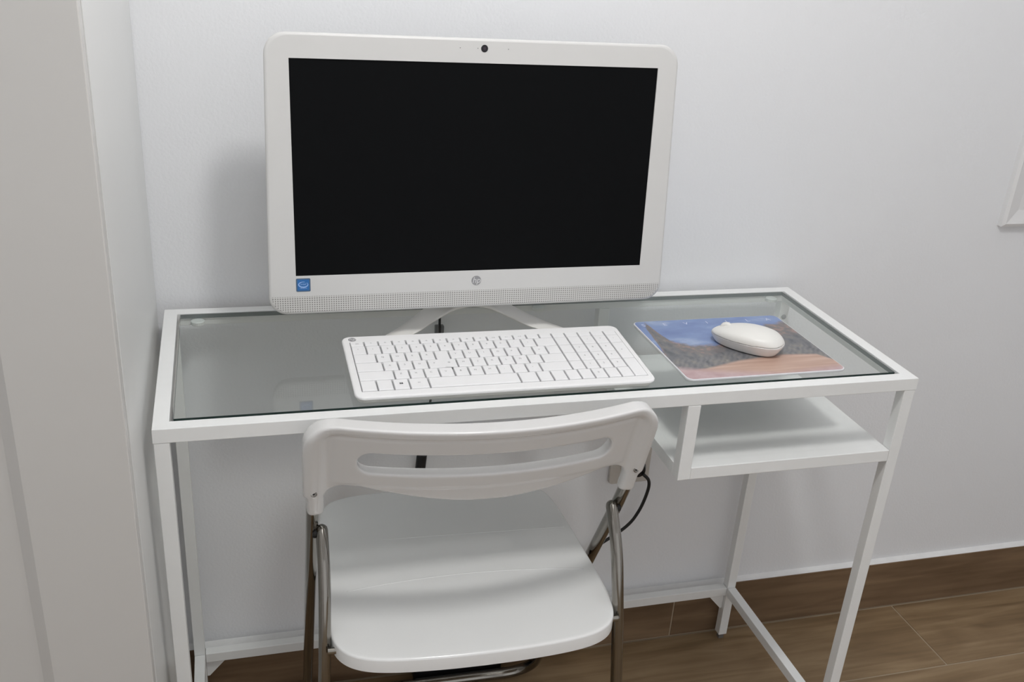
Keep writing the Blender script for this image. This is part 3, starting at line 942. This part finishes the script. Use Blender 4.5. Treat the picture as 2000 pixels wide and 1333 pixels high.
# local: +y = head, x = right
def mouse_f(X, Y, Z):
    # plan outline: superellipse, a little narrower at the head
    hw = 0.0305 - 0.0095 * np.clip((Y + 0.01) / 0.065, 0, 1) ** 1.5
    fl_ = np.clip(Z / 0.016, 0, 1)
    hw = hw * (0.70 + 0.30 * fl_ ** 0.7)
    hl = 0.0545 * (0.80 + 0.20 * fl_ ** 0.7)
    p = 2.7 - 0.5 * np.clip(Y / 0.05, 0, 1)
    rr = (np.abs(X / hw) ** p + np.abs(Y / hl) ** p) ** (1 / p)
    side = (rr - 1) * 0.027
    top = 0.0345 - 0.0110 * ((Y + 0.012) / 0.05) ** 2 - 0.0085 * (X / 0.03) ** 2 - 0.006 * np.clip((-Y - 0.03) / 0.025, 0, 1) ** 2
    return smax(smax(side, (Z - top) * 0.9, 0.006), 0.0008 - Z, 0.0015)
V, F = surface_nets(mouse_f, (-0.036, -0.062, -0.004), (0.036, 0.062, 0.042), 0.0013)
def seam_z(y):
    return 0.0165 - 0.06 * (y + 0.0) * 0.0 + 0.10 * np.clip(-y - 0.02, -1, 0) * -0.03
cz = V[F].mean(1)
sz_ = 0.0150 + 0.0 * cz[:, 1]
topF = F[cz[:, 2] >= sz_]; botF = F[cz[:, 2] < sz_]
def sub_mesh(name, V, F, shrink=0.0, snap=None):
    u, inv_ = np.unique(F, return_inverse=True)
    VV = V[u].copy()
    if snap is not None:
        # straighten the cut line
        cut = snap
        d = VV[:, 2] - cut
        near = np.abs(d) < 0.0012
        VV[near & (np.abs(d) < 0.0012), 2] = np.where(shrink == 0, cut + 0.0004, cut - 0.0004)
    return np_mesh(name, VV, inv_.reshape(F.shape))
# clean horizontal split by bisecting
def bis_mesh(name, V, F, z, keep_up):
    me0 = np_mesh('tmp', V, F)
    bm = bmesh.new(); bm.from_mesh(me0)
    bpy.data.meshes.remove(me0)
    no = Vector((0, 0.045, 1.0)).normalized()
    bmesh.ops.bisect_plane(bm, geom=list(bm.verts) + list(bm.edges) + list(bm.faces), plane_co=(0, 0, z), plane_no=no, clear_inner=keep_up, clear_outer=not keep_up)
    ed = [e for e in bm.edges if e.is_boundary]
    bmesh.ops.holes_fill(bm, edges=ed, sides=0)
    me = bpy.data.meshes.new(name); bm.to_mesh(me); bm.free()
    return me
ZS = 0.0160
o = link('lower_shell', bis_mesh('lower_shell', V, F, ZS - 0.0004, False), M['mouse_base'], ms, smooth=True)
o = link('upper_shell', bis_mesh('upper_shell', V, F, ZS + 0.0004, True), M['mouse_top'], ms, smooth=True)
V2 = V.copy(); V2[:, :2] *= 0.985
bmz = bis_mesh('seam', V2, F, ZS - 0.0008, True)
bm = bmesh.new(); bm.from_mesh(bmz)
bmesh.ops.bisect_plane(bm, geom=list(bm.verts) + list(bm.edges) + list(bm.faces), plane_co=(0, 0, ZS + 0.0008), plane_no=(0, 0.045, 1), clear_outer=True)
bm.to_mesh(bmz); bm.free()
link('seam', bmz, M['seam'], ms)
wh = link('scroll_wheel', lathe_me('scroll_wheel', [(0.007, -0.0032), (0.0095, -0.0026), (0.0102, 0), (0.0095, 0.0026), (0.007, 0.0032)], 28, 'X'), M['mouse_top'], ms, smooth=True, loc=(0, 0.031, 0.0205))
lg = logo('logo', 0.0042, ms, (0.0, -0.034, 0.0311), (math.radians(13), 0, 0), 'round grey emblem with the letters hp')

# ================================================================ CHAIR
ch = empty('folding_chair', (0.379, 0.05, 0.0), math.radians(-1.3), 'white plastic folding chair with chrome legs pushed under the table', 'chair')
cy0 = -0.05       # local y = world y - 0.05
HA = 0.204
def yA(z): return 0.0 + 0.54 * (0.6 - z)
# backrest: implicit solid, bent in plan
def yback(u, z):
    return -0.35 * (z - 0.6) - 0.04 * (1 - np.minimum(1, (u / 0.2) ** 2))
def back_f(U, Zz, Dd):
    # Dd = depth towards the sitter (0 at the rear face)
    top = Zz - 0.7585
    side = np.abs(U) - 0.2155
    q1 = np.maximum(top + 0.042, 0); q2 = np.maximum(side + 0.042, 0)
    s2 = np.sqrt(q1 ** 2 + q2 ** 2) + np.minimum(np.maximum(top, side) + 0.042, 0) - 0.042
    s_out = s2
    zb_ = 0.638 + 0.022 * np.clip((np.abs(U) - 0.02) / 0.13, 0, 1) ** 1.4 - 0.02 * np.clip((np.abs(U) - 0.165) / 0.03, 0, 1) ** 2
    s2 = smax(s2, zb_ - Zz, 0.004)
    # slot
    zc = 0.7015; hs = 0.0165
    ux = np.maximum(np.abs(U) - (0.155 - hs), 0)
    slot = np.sqrt(ux ** 2 + (Zz - zc) ** 2) - hs
    s2 = smax(s2, -slot, 0.003)
    t = 0.026
    relief = 0.0012 * np.clip((0.040 - np.abs(Zz - zc)) / 0.004, 0, 1) * np.clip((0.185 - np.abs(U)) / 0.006, 0, 1)
    rec = 0.0065 * np.clip((-s_out - 0.009) / 0.007, 0, 1) ** 1.3 - relief
    dd = np.abs(Dd - (t + rec) / 2) - (t - rec) / 2
    r = 0.0032
    a = np.maximum(s2 + r, 0); b = np.maximum(dd + r, 0)
    panel = np.sqrt(a * a + b * b) + np.minimum(np.maximum(s2, dd) + r, 0) - r
    # sleeves round the tubes
    cyl = np.sqrt((np.abs(U) - HA) ** 2 + (Dd - 0.0105) ** 2) - 0.0135
    cyl = smax(smax(cyl, 0.607 - Zz, 0.004), s_out + 0.004, 0.006)
    return smin(panel, cyl, 0.008)
V, F = surface_nets(back_f, (-0.228, 0.598, -0.012), (0.228, 0.768, 0.036), 0.0017)
Vb = np.stack([V[:, 0], yback(V[:, 0], V[:, 1]) + V[:, 2] + cy0, V[:, 1]], 1)
me = np_mesh('backrest', Vb, F[:, ::-1])
bm = bmesh.new(); bm.from_mesh(me); bmesh.ops.recalc_face_normals(bm, faces=bm.faces)
bmesh.ops.smooth_vert(bm, verts=bm.verts, factor=0.3, use_axis_x=True, use_axis_y=True, use_axis_z=True)
bm.to_mesh(me); bm.free()
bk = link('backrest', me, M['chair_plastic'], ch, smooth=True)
scr = lathe_me('screw', [(0.0040, 0), (0.0042, 0.0006), (0.0036, 0.0012), (0.0012, 0.0008)], 18, 'Y')
for s in (-1, 1):
    o = link('screw', scr, M['chrome'], bk, loc=(s * 0.2035, float(yback(0.2035, 0.6475)) + cy0 - 0.0025, 0.6475), rot=(math.radians(-14), 0, s * 0.25))
    link('screw_recess', lathe_me('screw_recess', [(0.0014, 0.0008), (0.0014, 0.0013), (0.0006, 0.0013)], 10, 'Y'), M['black'], o)
# front legs: the back uprights run down and forward to a floor bar
def PA(x, z, dy=0.0105): return (x, yA(z) + dy + cy0, z)
path = [(-HA, float(yback(0.2, 0.725)) + 0.0105 + cy0, 0.725), PA(-HA, 0.60), PA(-HA, 0.011), PA(HA, 0.011), PA(HA, 0.60), (HA, float(yback(0.2, 0.725)) + 0.0105 + cy0, 0.725)]
pth = fillet(path, [0, 0.05, 0.06, 0.06, 0.05, 0], 10)
link('front_leg_frame', sweep_me('front_leg_frame', pth, 0.0078, 0.0102, 18), M['chrome'], ch, smooth=True)
# rear legs
HB = 0.1925
pb = [(0.020, 0.569, 0.0), (-0.018, 0.523, 0.0), (-0.044, 0.425, 0.003), (-0.092, 0.0110, 0.022)]
Lp = [(-HB - e_, y + cy0, z) for y, z, e_ in pb] + [(HB + e_, y + cy0, z) for y, z, e_ in reversed(pb)]
pth = fillet(Lp, [0, 0.03, 0.05, 0.06, 0.06, 0.05, 0.03, 0], 8)
link('rear_leg_frame', sweep_me('rear_leg_frame', pth, 0.0078, 0.0098, 18, cap=True), M['chrome'], ch, smooth=True)
for s in (-1, 1):
    # hinge between the two tubes
    link('hinge', lathe_me('hinge', [(0.006, -0.006), (0.007, -0.004), (0.007, 0.004), (0.006, 0.006)], 18, 'X'), M['black'], ch, loc=(s * (HA + HB) / 2, 0.020 + cy0, 0.566))
    link('pivot_bolt', lathe_me('pivot_bolt', [(0.0045, -0.006), (0.0045, 0.004), (0.003, 0.006)], 14, 'X'), M['chrome'], ch, loc=(s * 0.1865, -0.052 + cy0, 0.437))
    box('seat_bracket', (s * 0.1865 - 0.003, 0.05 + cy0, 0.425), (s * 0.1865 + 0.003, 0.10 + cy0, 0.437), M['chrome'], ch)
# seat
def seat_outline():
    half = [(0.0, -0.1025), (0.05, -0.1015), (0.10, -0.098), (0.135, -0.0925), (0.158, -0.084), (0.174, -0.071), (0.184, -0.052), (0.1895, -0.022), (0.1905, 0.01), (0.189, 0.08), (0.186, 0.17), (0.183, 0.23), (0.176, 0.262), (0.158, 0.284), (0.12, 0.296), (0.06, 0.300), (0.0, 0.301)]
    hp = [(v.x, v.y) for v in catmull([(x, y, 0) for x, y in half], 5)]
    return hp
hp = seat_outline()
def seat_top(x, y):
    l1 = 0.060 - 0.55 * x * x
    z = 0.4500
    z -= 0.020 * max(0.0, min(y - l1, 0.20)) if y > l1 else 0.0
    if y > 0.158: z -= 0.03 * (y - 0.158)
    return z
bm = bmesh.new()
NX = 25
prof = [(0.001, -0.0215, 0), (0.0, -0.0205, 0), (0.0, -0.0035, 1), (0.0004, -0.0018, 1), (0.0014, -0.0006, 1), (0.0032, 0.0, 1)]
ys = sorted(set([p[1] for p in hp] + [0.0605, 0.0595, 0.1575, 0.1585]))
# stations across, using the half width at each y
def halfw(y):
    for a, b in zip(hp[:-1], hp[1:]):
        if (a[1] - y) * (b[1] - y) <= 0 and abs(a[1] - b[1]) > 1e-9:
            t = (y - a[1]) / (b[1] - a[1]); return a[0] + t * (b[0] - a[0])
    return 0.0
full = hp + [(-x, y) for x, y in reversed(hp[1:-1])]
P = np.array(full); nx = np.roll(P, -1, 0) - np.roll(P, 1, 0); nx /= np.linalg.norm(nx, axis=1)[:, None]
nrm = np.stack([nx[:, 1], -nx[:, 0]], 1)
cen = np.array([0, 0.1])
if ((P - cen) * nrm).sum() < 0: nrm = -nrm
rings = []
for ins, dz, fol in prof:
    q = P - nrm * ins
    rings.append([bm.verts.new((x, y + cy0, seat_top(x, y) + dz)) for x, y in q])
n = len(full)
for a, b in zip(rings[:-1], rings[1:]):
    for i in range(n):
        bm.faces.new((a[i], a[(i + 1) % n], b[(i + 1) % n], b[i]))
for s in (0.985, 0.93, 0.86, 0.78, 0.70, 0.6, 0.5, 0.4, 0.3, 0.2, 0.1):
    q = (P - nrm * prof[-1][0] - cen) * s + cen
    rings.append([bm.verts.new((x, y + cy0, seat_top(x, y))) for x, y in q])
    a, b = rings[-2], rings[-1]
    for i in range(n):
        bm.faces.new((a[i], a[(i + 1) % n], b[(i + 1) % n], b[i]))
bm.faces.new(rings[-1]); bm.faces.new(list(reversed(rings[0])))
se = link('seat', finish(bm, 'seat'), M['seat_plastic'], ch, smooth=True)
se.data.set_sharp_from_angle(angle=math.radians(32))
for pts_ in ([(x, 0.060 - 0.55 * x * x) for x in np.linspace(-0.16, 0.172, 30)], [(x, 0.158 - 0.03 * x) for x in np.linspace(-0.10, 0.176, 20)]):
    link('seat_ridge', sweep_me('seat_ridge', [(x, y + cy0, seat_top(x, y) - 0.0003) for x, y in pts_], 0.0007, 0.0009, 8, ref=(0, 0, 1)), M['seat_plastic'], se, smooth=True)

# ================================================================ CABLES, OUTLET, ADAPTER
ol = empty('wall_outlet', (0.761, WALL_Y, 0.406), 0, 'beige wall outlet low on the wall behind the chair', 'outlet')
link('cover_plate', (lambda me: me)(plate_me('cover_plate', rr_outline(0.076, 0.080, 0.006, 5), 0, 0.009, 0.002, 2)), M['outlet'], ol, rot=(math.pi / 2, 0, 0))
link('socket', lathe_me('socket', [(0.021, 0.0092), (0.020, 0.0105), (0.017, 0.0100)], 28, 'Y'), M['outlet'], ol)
ad = empty('power_adapter', (0.455, 0.3575, 0), 0.0, 'black power adapter with cables on the floor behind the chair', 'adapter')
link('body', plate_me('body', rr_outline(0.165, 0.026, 0.006, 5), 0.0008, 0.046, 0.004, 3), M['black_gloss'], ad)
link('inlet', box_me('inlet', (0.0822, -0.009, 0.012), (0.088, 0.009, 0.034), 0.002), M['black'], ad)
def wl(pts): return [(x - 0.455, y - 0.3575, z) for x, y, z in pts]
mc = link('mains_cable', sweep_me('mains_cable', catmull(wl([(0.772, 0.346, 0.402), (0.784, 0.344, 0.388), (0.787, 0.350, 0.36), (0.779, 0.358, 0.315), (0.758, 0.362, 0.28), (0.700, 0.365, 0.236), (0.62, 0.3665, 0.165), (0.582, 0.366, 0.09), (0.572, 0.362, 0.03), (0.556, 0.3575, 0.023), (0.540, 0.3575, 0.023)]), 8), 0.0030, n=10), M['black'], ad, smooth=True)
link('plug', lathe_me('plug', [(0.010, 0.0), (0.017, 0.003), (0.017, 0.014), (0.012, 0.024)], 20, 'Y'), M['black_gloss'], mc, loc=(0.7665 - 0.455, 0.3755 - 0.3575 - 0.0005, 0.405))
oc = link('output_cable', sweep_me('output_cable', catmull(wl([(0.402, 0.366, 0.80), (0.4015, 0.3675, 0.755), (0.4008, 0.3675, 0.72), (0.4010, 0.367, 0.69), (0.396, 0.367, 0.64), (0.391, 0.367, 0.567), (0.3853, 0.367, 0.50), (0.3782, 0.367, 0.449), (0.372, 0.367, 0.36), (0.362, 0.3675, 0.20), (0.356, 0.367, 0.07), (0.358, 0.360, 0.026), (0.374, 0.3575, 0.023)]), 8), 0.0020, n=10), M['black'], ad, smooth=True)
link('connector', box_me('connector', (0.394 - 0.455, 0.3625 - 0.3575, 0.676), (0.408 - 0.455, 0.3715 - 0.3575, 0.695), 0.0015), M['black_gloss'], oc)
link('ferrite', sweep_me('ferrite', wl([(0.3772, 0.367, 0.436), (0.3775, 0.367, 0.439), (0.3792, 0.367, 0.461), (0.3795, 0.367, 0.464)]), 0.0088, 0.006, n=16), M['black_gloss'], oc)
